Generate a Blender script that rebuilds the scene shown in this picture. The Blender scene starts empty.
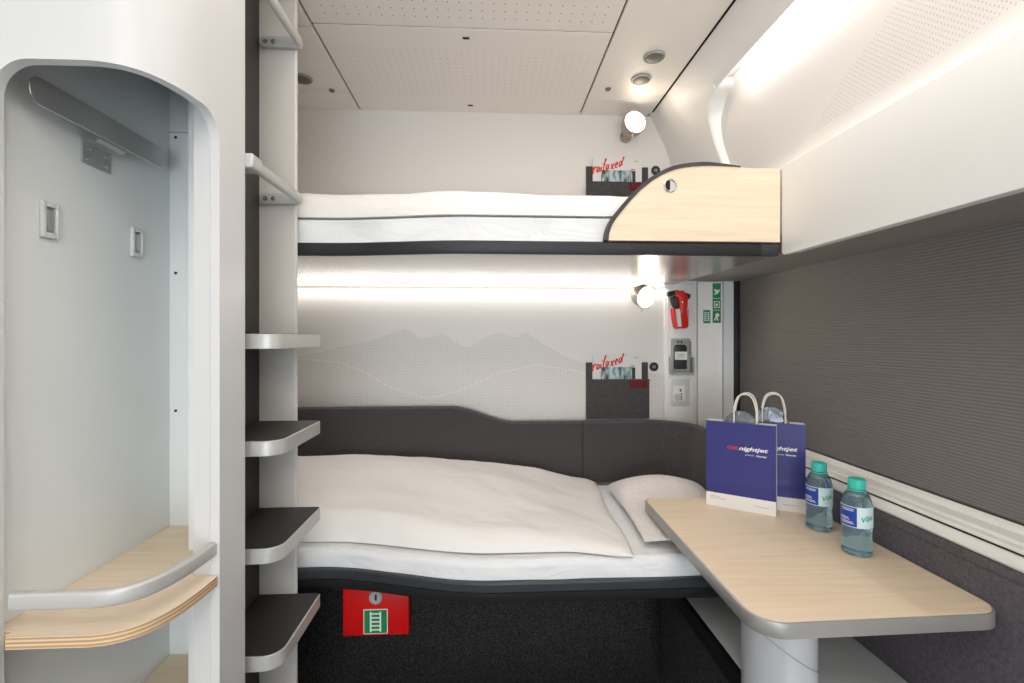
import bpy, bmesh, math, random
from mathutils import Vector, Matrix, noise
random.seed(7)
S = bpy.context.scene
C = S.collection
PI = math.pi
ORG = {}

# ------------------------------------------------------------------ materials
def lin(c):
    return tuple((v/255/12.92 if v/255 <= .04045 else ((v/255+.055)/1.055)**2.4) for v in c)

class NT:
    def __init__(s, m): s.t = m.node_tree; s.n = s.t.nodes; s.l = s.t.links
    def new(s, typ, **k):
        n = s.n.new(typ)
        for a, b in k.items(): setattr(n, a, b)
        return n
    def link(s, a, b): s.l.new(a, b)
    def math(s, op, a, b=None, c=None):
        n = s.new('ShaderNodeMath', operation=op)
        for i, v in enumerate((a, b, c)):
            if v is None: continue
            if isinstance(v, (int, float)): n.inputs[i].default_value = v
            else: s.link(v, n.inputs[i])
        return n.outputs[0]

def mat(name, col, rough=.5, metal=0, coat=0, spec=.5, noise_scale=0, bump=0, var=0, stretch=None, emit=None, trans=0, ior=1.45, sheen=0):
    m = bpy.data.materials.new(name); m.use_nodes = True
    t = NT(m); b = t.n['Principled BSDF']
    rgb = lin(col)
    b.inputs['Base Color'].default_value = (*rgb, 1)
    b.inputs['Roughness'].default_value = rough
    b.inputs['Metallic'].default_value = metal
    b.inputs['Specular IOR Level'].default_value = spec
    b.inputs['Coat Weight'].default_value = coat
    b.inputs['Transmission Weight'].default_value = trans
    b.inputs['IOR'].default_value = ior
    b.inputs['Sheen Weight'].default_value = sheen
    if emit:
        b.inputs['Emission Color'].default_value = (*lin(emit[0]), 1)
        b.inputs['Emission Strength'].default_value = emit[1]
    if noise_scale:
        co = t.new('ShaderNodeTexCoord'); mp = t.new('ShaderNodeMapping')
        t.link(co.outputs['Object'], mp.inputs[0])
        if stretch: mp.inputs['Scale'].default_value = stretch
        nz = t.new('ShaderNodeTexNoise'); nz.inputs['Scale'].default_value = noise_scale; nz.inputs['Detail'].default_value = 4
        t.link(mp.outputs[0], nz.inputs['Vector'])
        if var:
            mx = t.new('ShaderNodeMix', data_type='RGBA')
            t.link(nz.outputs[0], mx.inputs[0])
            mx.inputs[6].default_value = (*[max(0, c*(1-var)) for c in rgb], 1)
            mx.inputs[7].default_value = (*[min(1, c*(1+var)) for c in rgb], 1)
            t.link(mx.outputs[2], b.inputs['Base Color'])
        if bump:
            bp = t.new('ShaderNodeBump'); bp.inputs['Strength'].default_value = bump; bp.inputs['Distance'].default_value = .002
            t.link(nz.outputs[0], bp.inputs['Height']); t.link(bp.outputs[0], b.inputs['Normal'])
    return m

WHITE = mat('white laminate', (245, 243, 240), .45, noise_scale=90, bump=.015)
SHELLM = mat('satin white shell', (216, 217, 218), .38, noise_scale=60, bump=.01)
LINER = mat('wardrobe liner', (229, 233, 233), .5, noise_scale=120, bump=.02)
UPWALL = mat('upper wall', (238, 232, 226), .5, noise_scale=90, bump=.015)
BLACK = mat('black gap', (14, 14, 15), .7, noise_scale=50, bump=.02)
DARKRAIL = mat('anthracite rail', (52, 55, 60), .42, noise_scale=200, bump=.03)
BLACKRAIL = mat('black rail', (33, 34, 36), .45, noise_scale=200, bump=.03)
STEPMAT = mat('step rubber', (44, 42, 42), .55, noise_scale=260, bump=.06, var=.12)
SIDEDARK = mat('dark side', (58, 56, 57), .5, noise_scale=100, bump=.03)
ALU = mat('anodised edge', (196, 196, 193), .38, .25, noise_scale=200, bump=.01)
TABLEEDGE = mat('table edge', (168, 167, 164), .42, .45, noise_scale=200, bump=.01)
COLUMN = mat('column paint', (204, 207, 211), .34, .15, noise_scale=150, bump=.01)
STEEL = mat('stainless steel', (206, 205, 202), .33, 1, noise_scale=30, bump=.02, stretch=(1, 1, 12))
CHROME = mat('chrome', (205, 205, 205), .12, 1, noise_scale=30, bump=.005)
UNDER = mat('bunk underside', (164, 159, 155), .24, .45, noise_scale=40, bump=.006)
FELT = mat('charcoal felt', (80, 76, 77), .95, spec=.2, noise_scale=130, bump=.45, var=.5, sheen=.15)
FELTP = mat('charcoal felt purple', (86, 81, 88), .95, spec=.2, noise_scale=110, bump=.45, var=.6, sheen=.15)
def cloth(name, col, scale, dist):
    m = mat(name, col, .85, spec=.2); t = NT(m); b = t.n['Principled BSDF']
    co = t.new('ShaderNodeTexCoord'); mp = t.new('ShaderNodeMapping'); t.link(co.outputs['Object'], mp.inputs[0])
    mp.inputs['Rotation'].default_value = (.3, .6, .5); mp.inputs['Scale'].default_value = (1, 2.2, 2.0)
    nz = t.new('ShaderNodeTexNoise'); nz.inputs['Scale'].default_value = scale; nz.inputs['Detail'].default_value = 3; nz.inputs['Distortion'].default_value = .8
    t.link(mp.outputs[0], nz.inputs['Vector'])
    bp = t.new('ShaderNodeBump'); bp.inputs['Strength'].default_value = .5; bp.inputs['Distance'].default_value = dist
    t.link(nz.outputs[0], bp.inputs['Height']); t.link(bp.outputs[0], b.inputs['Normal'])
    return m
SHEET = cloth('bed sheet', (232, 234, 236), 7, .016)
DUVET = cloth('duvet cotton', (238, 235, 232), 5, .012)
RED = mat('red paint', (205, 14, 16), .4, noise_scale=80, bump=.01)
REDP = mat('red plastic', (214, 40, 30), .35, noise_scale=80, bump=.01)
DARKRED = mat('dark red tag', (105, 22, 20), .7, noise_scale=200, bump=.1)
GREEN = mat('safety green', (20, 132, 80), .45, noise_scale=80, bump=.01)
LUMI = mat('sign white', (232, 236, 226), .5, noise_scale=80, bump=.01)
GREYP = mat('grey plastic', (165, 166, 165), .4, noise_scale=120, bump=.02)
LGREY = mat('light grey plastic', (214, 216, 216), .4, noise_scale=120, bump=.02)
DGREY = mat('dark plastic', (48, 47, 48), .45, noise_scale=120, bump=.03)
BEIGE = mat('lamp housing', (178, 166, 150), .4, .2, noise_scale=120, bump=.01)
LENS = mat('lamp lens', (255, 250, 240), .3, emit=((255, 238, 212), 4))
LEDM = mat('led diffuser', (255, 252, 246), .4, emit=((255, 246, 232), 2))
PAPER = mat('white paper', (236, 234, 231), .7, noise_scale=60, bump=.03)
BAGBLUE = mat('bag blue', (50, 52, 122), .42, noise_scale=14, bump=.1, var=.06)
CORDW = mat('paper cord', (228, 224, 216), .8, noise_scale=300, bump=.2)
WRAP = mat('clear wrap', (112, 116, 122), .2, .35, noise_scale=22, bump=.8, var=.6)
TEXTW = mat('white print', (240, 240, 242), .5, noise_scale=80, bump=.01)
TEXTR = mat('red print', (226, 58, 58), .5, noise_scale=80, bump=.01)
SCRIPT = mat('script red', (226, 38, 26), .5, noise_scale=80, bump=.01)
CAPM = mat('turquoise cap', (58, 190, 178), .35, noise_scale=120, bump=.02)
LBLUE = mat('label blue', (22, 64, 156), .4, noise_scale=60, bump=.01)
LWHITE = mat('label pale', (206, 228, 232), .45, noise_scale=60, bump=.01)
LGREEN = mat('label green print', (60, 160, 138), .5, noise_scale=60, bump=.01)
PET = mat('bottle plastic', (206, 238, 252), .03, trans=.90, ior=1.3, noise_scale=18, bump=.25)
WATER = mat('water', (232, 246, 251), .0, trans=1, ior=1.2, noise_scale=10, bump=.05)
SPK = mat('grey grille', (128, 122, 116), .5, .3, noise_scale=500, bump=.4, var=.3)
PLINTH = mat('plinth top', (236, 238, 239), .4, noise_scale=80, bump=.01)
PLY = None

def wood(name, axis):
    m = mat(name, (226, 203, 170), .42, coat=.08)
    t = NT(m); b = t.n['Principled BSDF']
    co = t.new('ShaderNodeTexCoord'); mp = t.new('ShaderNodeMapping')
    sc = [60, 60, 60]; sc[axis] = 3.0
    mp.inputs['Scale'].default_value = sc
    t.link(co.outputs['Object'], mp.inputs[0])
    nz = t.new('ShaderNodeTexNoise'); nz.inputs['Scale'].default_value = 1.4; nz.inputs['Detail'].default_value = 6; nz.inputs['Distortion'].default_value = .5
    t.link(mp.outputs[0], nz.inputs['Vector'])
    r = t.new('ShaderNodeValToRGB')
    r.color_ramp.elements[0].position = .3; r.color_ramp.elements[0].color = (*lin((229, 208, 180)), 1)
    r.color_ramp.elements[1].position = .7; r.color_ramp.elements[1].color = (*lin((239, 222, 197)), 1)
    t.link(nz.outputs[0], r.inputs[0]); t.link(r.outputs[0], b.inputs['Base Color'])
    return m
WOODX = wood('birch along', 0)
WOODY = wood('birch deep', 1)

def ply():
    m = mat('plywood edge', (190, 150, 110), .6)
    t = NT(m); b = t.n['Principled BSDF']
    co = t.new('ShaderNodeTexCoord'); sx = t.new('ShaderNodeSeparateXYZ'); t.link(co.outputs['Object'], sx.inputs[0])
    w = t.math('FRACT', t.math('MULTIPLY', sx.outputs[2], 150))
    r = t.new('ShaderNodeValToRGB')
    r.color_ramp.elements[0].position = .35; r.color_ramp.elements[0].color = (*lin((226, 202, 168)), 1)
    r.color_ramp.elements[1].position = .6; r.color_ramp.elements[1].color = (*lin((184, 146, 106)), 1)
    t.link(w, r.inputs[0]); t.link(r.outputs[0], b.inputs['Base Color'])
    return m
PLY = ply()

def dots_mat(name, col, dark, pitch, rad, axes, bounds=None, ridge=None, stagger=False, soft=0.0):
    """dot print; axes = indices of world coords; bounds = (a0,a1,b0,b1) rectangles list; ridge = (a list, height list) upper limit"""
    m = mat(name, col, .48)
    t = NT(m); b = t.n['Principled BSDF']
    g = t.new('ShaderNodeNewGeometry'); sx = t.new('ShaderNodeSeparateXYZ'); t.link(g.outputs['Position'], sx.inputs[0])
    A, B = sx.outputs[axes[0]], sx.outputs[axes[1]]
    def cell(a, bb):
        fa = t.math('SUBTRACT', t.math('FRACT', t.math('DIVIDE', a, pitch)), .5)
        fb = t.math('SUBTRACT', t.math('FRACT', t.math('DIVIDE', bb, pitch)), .5)
        d = t.math('SQRT', t.math('ADD', t.math('MULTIPLY', fa, fa), t.math('MULTIPLY', fb, fb)))
        return t.math('LESS_THAN', d, rad/pitch)
    mask = cell(A, B)
    if stagger:
        mask = t.math('MAXIMUM', mask, cell(t.math('ADD', A, pitch/2), t.math('ADD', B, pitch/2)))
    if bounds:
        reg = None
        for a0, a1, b0, b1 in bounds:
            q = t.math('MULTIPLY', t.math('MULTIPLY', t.math('GREATER_THAN', A, a0), t.math('LESS_THAN', A, a1)),
                       t.math('MULTIPLY', t.math('GREATER_THAN', B, b0), t.math('LESS_THAN', B, b1)))
            reg = q if reg is None else t.math('MAXIMUM', reg, q)
        mask = t.math('MULTIPLY', mask, reg)
    def curve(pts):
        fc = t.new('ShaderNodeFloatCurve')
        a0, a1 = pts[0][0], pts[-1][0]
        h0 = min(p[1] for p in pts)-.01; h1 = max(p[1] for p in pts)+.01
        cv = fc.mapping.curves[0]
        N = [((p[0]-a0)/(a1-a0), (p[1]-h0)/(h1-h0)) for p in pts]
        cv.points[0].location = N[0]; cv.points[1].location = N[-1]
        for p in N[1:-1]: cv.points.new(*p)
        for p in cv.points: p.handle_type = 'VECTOR'
        fc.mapping.update()
        t.link(t.math('DIVIDE', t.math('SUBTRACT', A, a0), a1-a0), fc.inputs['Value'])
        return t.math('MULTIPLY_ADD', fc.outputs[0], h1-h0, h0)
    tint = None
    if ridge:
        h = curve(ridge[0])
        below = t.math('LESS_THAN', B, h)
        if len(ridge) > 1:
            h2 = curve(ridge[1])
            below = t.math('MULTIPLY', below, t.math('GREATER_THAN', t.math('ABSOLUTE', t.math('SUBTRACT', B, h2)), .003))
        mask = t.math('MULTIPLY', mask, below)
    mx = t.new('ShaderNodeMix', data_type='RGBA')
    t.link(mask, mx.inputs[0])
    mx.inputs[6].default_value = (*lin(col), 1); mx.inputs[7].default_value = (*lin(dark), 1)
    t.link(mx.outputs[2], b.inputs['Base Color'])
    return m
CEIL = mat('ceiling paint', (250, 244, 237), .5, noise_scale=90, bump=.015)
CEILP = dots_mat('ceiling perforated', (250, 244, 237), (140, 130, 121), .034, .0022, (0, 1),
                 bounds=[(-.50, .36, -1.0, 1.50)])
CEILP2 = dots_mat('ceiling perforated fine', (250, 244, 237), (192, 182, 172), .026, .0019, (0, 1),
                  bounds=[(-.50, .36, 1.65, 1.96)])
RIDGE1 = [(-0.87, 1.2), (-0.821, 1.214), (-0.715, 1.235), (-0.645, 1.256), (-0.504, 1.284), (-0.391, 1.327), (-0.356, 1.338), (-0.292, 1.291), (-0.236, 1.301), (-0.194, 1.313), (-0.095, 1.249), (-0.01, 1.298), (0.046, 1.32), (0.117, 1.298), (0.173, 1.32), (0.229, 1.277), (0.314, 1.228), (0.413, 1.186), (0.695, 1.143)]
RIDGE2 = [(-0.87, 1.214), (-0.821, 1.207), (-0.645, 1.193), (-0.532, 1.15), (-0.433, 1.087), (-0.264, 1.031), (-0.123, 1.066), (0.046, 1.143), (0.215, 1.179), (0.385, 1.15), (0.695, 1.073)]
LOWWALL = dots_mat('printed lower wall', (238, 234, 229), (196, 193, 190), .0125, .0025, (0, 2), ridge=(RIDGE1, RIDGE2), stagger=True)
RID3 = [(-.3, 2.12), (-.1, 2.02), (.2, 2.06), (.45, 2.03), (.6, 2.08), (.75, 2.03), (.9, 2.05), (1.0, 1.98), (1.1, 1.94), (1.2, 1.88), (1.35, 1.79), (1.7, 1.70)]
RECESSM = dots_mat('printed recess', (240, 236, 232), (214, 209, 205), .0125, .0018, (1, 2), ridge=(RID3,), stagger=True,
                   bounds=[(-.8, 1.30, 1.845, 2.12)])

def ribbed(name, c1, c2, pitch):
    m = mat(name, c1, .62, spec=.35)
    t = NT(m); b = t.n['Principled BSDF']
    g = t.new('ShaderNodeNewGeometry'); sx = t.new('ShaderNodeSeparateXYZ'); t.link(g.outputs['Position'], sx.inputs[0])
    w = t.math('MULTIPLY_ADD', t.math('SINE', t.math('MULTIPLY', sx.outputs[2], 2*PI/pitch)), .5, .5)
    n2 = t.new('ShaderNodeTexNoise'); n2.inputs['Scale'].default_value = 30
    mp = t.new('ShaderNodeMapping'); mp.inputs['Scale'].default_value = (1, 1, 10)
    t.link(g.outputs['Position'], mp.inputs[0]); t.link(mp.outputs[0], n2.inputs['Vector'])
    mx = t.new('ShaderNodeMix', data_type='RGBA')
    t.link(t.math('MULTIPLY', w, t.math('ADD', n2.outputs[0], .45)), mx.inputs[0])
    mx.inputs[6].default_value = (*lin(c1), 1); mx.inputs[7].default_value = (*lin(c2), 1)
    t.link(mx.outputs[2], b.inputs['Base Color'])
    bp = t.new('ShaderNodeBump'); bp.inputs['Strength'].default_value = .5; bp.inputs['Distance'].default_value = .002
    t.link(w, bp.inputs['Height']); t.link(bp.outputs[0], b.inputs['Normal'])
    return m
BLIND = ribbed('pleated blind', (110, 107, 106), (122, 118, 116), .0082)

def carpet():
    m = mat('carpet', (44, 43, 43), .98, spec=.1)
    t = NT(m); b = t.n['Principled BSDF']
    co = t.new('ShaderNodeNewGeometry')
    v = t.new('ShaderNodeTexVoronoi'); v.inputs['Scale'].default_value = 230
    t.link(co.outputs['Position'], v.inputs['Vector'])
    r = t.new('ShaderNodeValToRGB')
    r.color_ramp.elements[0].color = (*lin((120, 118, 116)), 1); r.color_ramp.elements[1].color = (*lin((56, 55, 56)), 1)
    r.color_ramp.elements[1].position = .55
    t.link(v.outputs['Distance'], r.inputs[0]); t.link(r.outputs[0], b.inputs['Base Color'])
    bp = t.new('ShaderNodeBump'); bp.inputs['Strength'].default_value = .8; bp.inputs['Distance'].default_value = .004
    t.link(v.outputs['Distance'], bp.inputs['Height']); t.link(bp.outputs[0], b.inputs['Normal'])
    return m
CARPET = carpet()

def picture(name):
    m = mat(name, (140, 150, 152), .35)
    t = NT(m); b = t.n['Principled BSDF']
    co = t.new('ShaderNodeTexCoord'); mp = t.new('ShaderNodeMapping'); mp.inputs['Scale'].default_value = (1, 1, .35)
    t.link(co.outputs['Object'], mp.inputs[0])
    nz = t.new('ShaderNodeTexNoise'); nz.inputs['Scale'].default_value = 55; nz.inputs['Detail'].default_value = 2
    t.link(mp.outputs[0], nz.inputs['Vector'])
    r = t.new('ShaderNodeValToRGB')
    r.color_ramp.elements[0].position = .38; r.color_ramp.elements[0].color = (*lin((52, 62, 62)), 1)
    r.color_ramp.elements[1].position = .6; r.color_ramp.elements[1].color = (*lin((196, 218, 222)), 1)
    t.link(nz.outputs[0], r.inputs[0]); t.link(r.outputs[0], b.inputs['Base Color'])
    return m
PICT = picture('cover photo')

def lace():
    m = mat('pillow cotton', (233, 227, 224), .85, spec=.2)
    t = NT(m); b = t.n['Principled BSDF']
    co = t.new('ShaderNodeTexCoord')
    v = t.new('ShaderNodeTexVoronoi'); v.inputs['Scale'].default_value = 115
    t.link(co.outputs['Object'], v.inputs['Vector'])
    bp = t.new('ShaderNodeBump'); bp.inputs['Strength'].default_value = .7; bp.inputs['Distance'].default_value = .004
    t.link(v.outputs['Distance'], bp.inputs['Height']); t.link(bp.outputs[0], b.inputs['Normal'])
    return m
PILLOW = lace()

# ------------------------------------------------------------------ object helpers
def thing(name, label, cat, loc=(0, 0, 0), rz=0, group=None):
    o = bpy.data.objects.new(name, None); C.objects.link(o)
    o.location = loc; o.rotation_euler = (0, 0, rz); o.empty_display_size = .05
    o['label'] = label; o['category'] = cat
    if group: o['group'] = group
    ORG[o.name] = Vector(loc)
    return o

def tag(o, label, cat, group=None):
    o['label'] = label; o['category'] = cat
    if group: o['group'] = group
    return o

def obj(name, bm, m, parent=None, angle=35, local=False, label=None, recalc=True):
    """link a bmesh as one mesh object; coordinates are world unless local (then relative to the parent's base)"""
    if recalc: bmesh.ops.recalc_face_normals(bm, faces=bm.faces)
    if parent is not None and not local:
        bmesh.ops.translate(bm, vec=-ORG[parent.name], verts=bm.verts)
    me = bpy.data.meshes.new(name); bm.to_mesh(me); bm.free()
    for p in me.polygons: p.use_smooth = True
    me.set_sharp_from_angle(angle=math.radians(angle))
    me.materials.append(m)
    o = bpy.data.objects.new(name, me); C.objects.link(o)
    if parent is not None:
        o.parent = parent; ORG[o.name] = ORG[parent.name].copy()
    else: ORG[o.name] = Vector((0, 0, 0))
    if label: o['label'] = label
    return o

def struct(name, bm, m, parent=None, angle=35):
    o = obj(name, bm, m, parent, angle)
    if parent is None: o['kind'] = 'structure'
    return o

def dup(root, label, loc, rz=0):
    r = root.copy(); C.objects.link(r); r.location = loc; r.rotation_euler = (0, 0, rz); r['label'] = label
    for ch in list(root.children):
        c = ch.copy(); C.objects.link(c); c.parent = r
        for g in ch.children:
            d = g.copy(); C.objects.link(d); d.parent = c
    return r

# ------------------------------------------------------------------ shape helpers
def box(bm, x0, x1, y0, y1, z0, z1, bev=0, seg=2):
    t = bmesh.new()
    bmesh.ops.create_cube(t, size=1)
    for v in t.verts:
        v.co = Vector((x0+(v.co.x+.5)*(x1-x0), y0+(v.co.y+.5)*(y1-y0), z0+(v.co.z+.5)*(z1-z0)))
    if bev: bmesh.ops.bevel(t, geom=t.edges[:], offset=bev, segments=seg, affect='EDGES', profile=.5)
    merge(bm, t)
    return bm

def merge(bm, t, M=None):
    mp = {v: bm.verts.new(M @ v.co if M else v.co) for v in t.verts}
    for f in t.faces:
        try: bm.faces.new([mp[v] for v in f.verts])
        except ValueError: pass
    t.free()

def B(*a, **k): return box(bmesh.new(), *a, **k)

def prism(bm, pts, axis, a0, a1, bev=0, seg=2):
    """polygon pts extruded along axis. axis 0: pts=(y,z); 1: pts=(x,z); 2: pts=(x,y)"""
    t = bmesh.new()
    def P(p, a):
        return Vector((a, p[0], p[1])) if axis == 0 else Vector((p[0], a, p[1])) if axis == 1 else Vector((p[0], p[1], a))
    lo = [t.verts.new(P(p, a0)) for p in pts]; hi = [t.verts.new(P(p, a1)) for p in pts]
    n = len(pts)
    fa = t.faces.new(lo); fb = t.faces.new(hi[::-1])
    for i in range(n): t.faces.new((lo[i], lo[(i+1) % n], hi[(i+1) % n], hi[i]))
    bmesh.ops.recalc_face_normals(t, faces=t.faces)
    if bev:
        es = list(set(fa.edges[:]+fb.edges[:]))
        bmesh.ops.bevel(t, geom=es, offset=bev, segments=seg, affect='EDGES', profile=.5)
    merge(bm, t)
    return bm

def lathe(bm, prof, axis_o=(0, 0, 0), axis_d=(0, 0, 1), n=32, cap=True, sx=1, sy=1):
    """prof = [(r, h)] from bottom to top"""
    q = Vector((0, 0, 1)).rotation_difference(Vector(axis_d).normalized()); o = Vector(axis_o)
    rings = []
    for r, h in prof:
        rings.append([bm.verts.new(o+q @ Vector((r*sx*math.cos(2*PI*i/n), r*sy*math.sin(2*PI*i/n), h))) for i in range(n)])
    for a, b in zip(rings, rings[1:]):
        for i in range(n): bm.faces.new((a[i], a[(i+1) % n], b[(i+1) % n], b[i]))
    if cap:
        bm.faces.new(rings[0][::-1]); bm.faces.new(rings[-1])
    return bm

def catmull(pts, k=8):
    P = [Vector(p) for p in pts]; out = []
    for i in range(len(P)-1):
        p0 = P[max(i-1, 0)]; p1 = P[i]; p2 = P[i+1]; p3 = P[min(i+2, len(P)-1)]
        for j in range(k):
            u = j/k
            out.append(.5*((2*p1)+(p2-p0)*u+(2*p0-5*p1+4*p2-p3)*u*u+(3*p1-p0-3*p2+p3)*u**3))
    out.append(P[-1]); return out

def tube(bm, pts, r, n=10, cap=True, squash=None, rfun=None):
    P = [Vector(p) for p in pts]; rings = []
    up = None
    for i, p in enumerate(P):
        d = (P[min(i+1, len(P)-1)]-P[max(i-1, 0)]).normalized()
        if up is None:
            up = Vector((0, 0, 1)) if abs(d.z) < .9 else Vector((0, 1, 0))
        s = d.cross(up).normalized(); up = s.cross(d).normalized()
        rr = rfun(i/(len(P)-1)) if rfun else r
        rings.append([bm.verts.new(p+s*math.cos(2*PI*j/n)*rr*(squash[0] if squash else 1)+up*math.sin(2*PI*j/n)*rr*(squash[1] if squash else 1)) for j in range(n)])
    for a, b in zip(rings, rings[1:]):
        for j in range(n): bm.faces.new((a[j], a[(j+1) % n], b[(j+1) % n], b[j]))
    if cap: bm.faces.new(rings[0][::-1]); bm.faces.new(rings[-1])
    return bm

def sweep(bm, path, prof, closed=False):
    """path: XY points; prof: closed list of (n, z) or function(i, t)->list; n is offset to the right of travel"""
    P = [Vector((p[0], p[1], 0)) for p in path]; rings = []
    N = len(P)
    for i, p in enumerate(P):
        if closed: d = P[(i+1) % N]-P[(i-1) % N]
        else: d = P[min(i+1, N-1)]-P[max(i-1, 0)]
        d.normalize(); nn = Vector((d.y, -d.x, 0))
        pr = prof(i, p) if callable(prof) else prof
        rings.append([bm.verts.new(p+nn*a+Vector((0, 0, z))) for a, z in pr])
    m = len(rings[0])
    pairs = list(zip(rings, rings[1:]))+([(rings[-1], rings[0])] if closed else [])
    for a, b in pairs:
        for j in range(m): bm.faces.new((a[j], a[(j+1) % m], b[(j+1) % m], b[j]))
    if not closed: bm.faces.new(rings[0][::-1]); bm.faces.new(rings[-1])
    return bm

def rrect(w, h, r, n=5, cx=0, cy=0):
    out = []
    for (sx, sy, a0) in ((1, 1, 0), (-1, 1, 90), (-1, -1, 180), (1, -1, 270)):
        for i in range(n+1):
            a = math.radians(a0+90*i/n)
            out.append((cx+sx*(w/2-r)+r*math.cos(a), cy+sy*(h/2-r)+r*math.sin(a)))
    return out

def round_poly(pts, rad, n=8):
    """2D polygon with rounded corners; rad list"""
    out = []; N = len(pts)
    for i in range(N):
        p = Vector(pts[i]); a = Vector(pts[i-1]); b = Vector(pts[(i+1) % N]); r = rad[i]
        if r == 0: out.append(tuple(p)); continue
        u = (a-p).normalized(); v = (b-p).normalized(); ang = u.angle(v)
        L = r/math.tan(ang/2); s = p+u*L; e = p+v*L
        c = p+(u+v).normalized()*(r/math.sin(ang/2))
        a0 = math.atan2(s.y-c.y, s.x-c.x); a1 = math.atan2(e.y-c.y, e.x-c.x)
        da = (a1-a0+PI) % (2*PI)-PI
        for j in range(n+1):
            t = a0+da*j/n; out.append((c.x+r*math.cos(t), c.y+r*math.sin(t)))
    return out

def sstep(a, b, x):
    t = min(1, max(0, (x-a)/(b-a))); return t*t*(3-2*t)

def text_bm(s, size, bold=0, shear=0, spacing=1, depth=.0004):
    cu = bpy.data.curves.new('lettering', 'FONT'); cu.body = s; cu.size = size; cu.offset = bold; cu.shear = shear
    cu.space_character = spacing; cu.extrude = depth; cu.align_x = 'LEFT'
    o = bpy.data.objects.new('lettering_tmp', cu); C.objects.link(o)
    dg = bpy.context.evaluated_depsgraph_get(); dg.update()
    me = bpy.data.meshes.new_from_object(o.evaluated_get(dg))
    bm = bmesh.new(); bm.from_mesh(me)
    bpy.data.objects.remove(o); bpy.data.curves.remove(cu); bpy.data.meshes.remove(me)
    w = max(v.co.x for v in bm.verts)-min(v.co.x for v in bm.verts)
    return bm, w

def xf(bm, M):
    bmesh.ops.transform(bm, matrix=M, verts=bm.verts); return bm
UPRIGHT = Matrix.Rotation(PI/2, 4, 'X')           # text lying in XY -> standing, facing -Y

# ------------------------------------------------------------------ the room
D = 2.10; ZC = 2.28
struct('floor', B(-1.05, 1.16, -3.2, D+.03, -.04, 0), CARPET)
struct('wall_front', B(-1.05, 1.16, -3.23, -3.2, 0, 2.32), WHITE)
struct('wall_left', B(-1.08, -1.05, -3.2, D+.03, 0, 2.32), WHITE)
struct('wall_right', B(1.13, 1.16, -3.2, D+.03, 0, 2.32), WHITE)
wb = struct('wall_back', B(-1.05, 1.13, D, D+.03, 1.536, 2.32), UPWALL)
obj('printed_panel', B(-1.05, 1.13, D, D+.03, .59, 1.535, 0), LOWWALL, wb)
obj('carpeted_panel', prism(bmesh.new(), [(D-.012-.28+.28*math.sin(a), .28-.28*math.cos(a)) for a in [PI/2*i/16 for i in range(17)]]+[(D-.012, .59), (D+.03, .59), (D+.03, 0)], 0, -1.04, 1.125), CARPET, wb)

ce = struct('ceiling', B(-1.05, 1.13, -3.2, D, ZC+.012, 2.32), SIDEDARK)
def cpanel(x0, x1, y0, y1, m, name='ceiling_panel'):
    return obj(name, B(x0, x1, y0, y1, ZC, ZC+.012, .0015, 1), m, ce)
cpanel(-.548, .402, -3.2, 1.527, CEILP, 'perforated_panel')
cpanel(-.548, .402, 1.533, D, CEILP2, 'perforated_panel')
cpanel(-1.05, -.555, -3.2, 1.545, CEIL); cpanel(-1.05, -.555, 1.548, 1.955, CEIL); cpanel(-1.05, -.555, 1.957, D, CEIL)
cpanel(.409, .7135, -3.2, 1.955, CEIL); cpanel(.409, .7135, 1.957, D, CEIL)
obj('slot', B(.705, .7225, -3.2, 2.07, ZC+.004, ZC+.012), BLACK, ce)
obj('slot', B(.705, .7225, 2.07, D, ZC, ZC+.012), CEIL, ce)

# vaulted cove between the ceiling and the window wall
VP = [(.722, 2.281), (.735, 2.25), (.760, 2.20), (.785, 2.15), (.803, 2.10), (.819, 2.04), (.835, 1.95), (.846, 1.86), (.852, 1.785), (.856, 1.60)]
VPs = [tuple(p) for p in catmull([(a, b, 0) for a, b in VP], 4)]
VPs = [(p[0], p[1]) for p in VPs]
YR = 1.70      # far end of the recess
def edge_y(z):
    if z >= 2.163: return 1.62
    top = min(1, max(0, (2.163-z)/.085))
    return 1.718-.062*sstep(2.05, 1.80, z)-.098*(1-math.sqrt(max(0, 1-(1-top)**2)))
bm = bmesh.new(); G = []
zs = [2.281-.118*i/12 for i in range(12)]+[2.163-.085*(1-math.cos(PI/2*i/12)) for i in range(13)]+[2.078-(2.078-1.60)*i/30 for i in range(1, 31)]
def vx(z):
    z = min(z, VPs[0][1])
    for (x0, z0), (x1, z1) in zip(VPs, VPs[1:]):
        if z1 <= z <= z0: return x0+(x1-x0)*(z0-z)/max(1e-9, z0-z1)
    return VPs[-1][0]
for z in zs:
    ya = edge_y(z)
    G.append([[bm.verts.new((vx(z)+o_, ya+(D-ya)*j/12, z)) for j in range(13)] for o_ in (0, .012)])
for a, b in zip(G, G[1:]):
    for k in (0, 1):
        for j in range(12): bm.faces.new((a[k][j], a[k][j+1], b[k][j+1], b[k][j]))
    for j in (0, 12): bm.faces.new((a[0][j], b[0][j], b[1][j], a[1][j]))
for a in (G[0], G[-1]):
    for j in range(12): bm.faces.new((a[0][j], a[0][j+1], a[1][j+1], a[1][j]))
cove = struct('trim_1', bm, WHITE, None, 50)
# upper lip of the cove, runs the whole length
up = [p for p in VPs if p[1] >= 2.163]
bm = bmesh.new()
prism(bm, up+[(.786, 2.163), (.796, 2.169), (.797, 2.193), (1.13, 2.195), (1.13, 2.281)], 1, -3.2, 1.62)
obj('upper_lip', bm, WHITE, cove)
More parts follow.
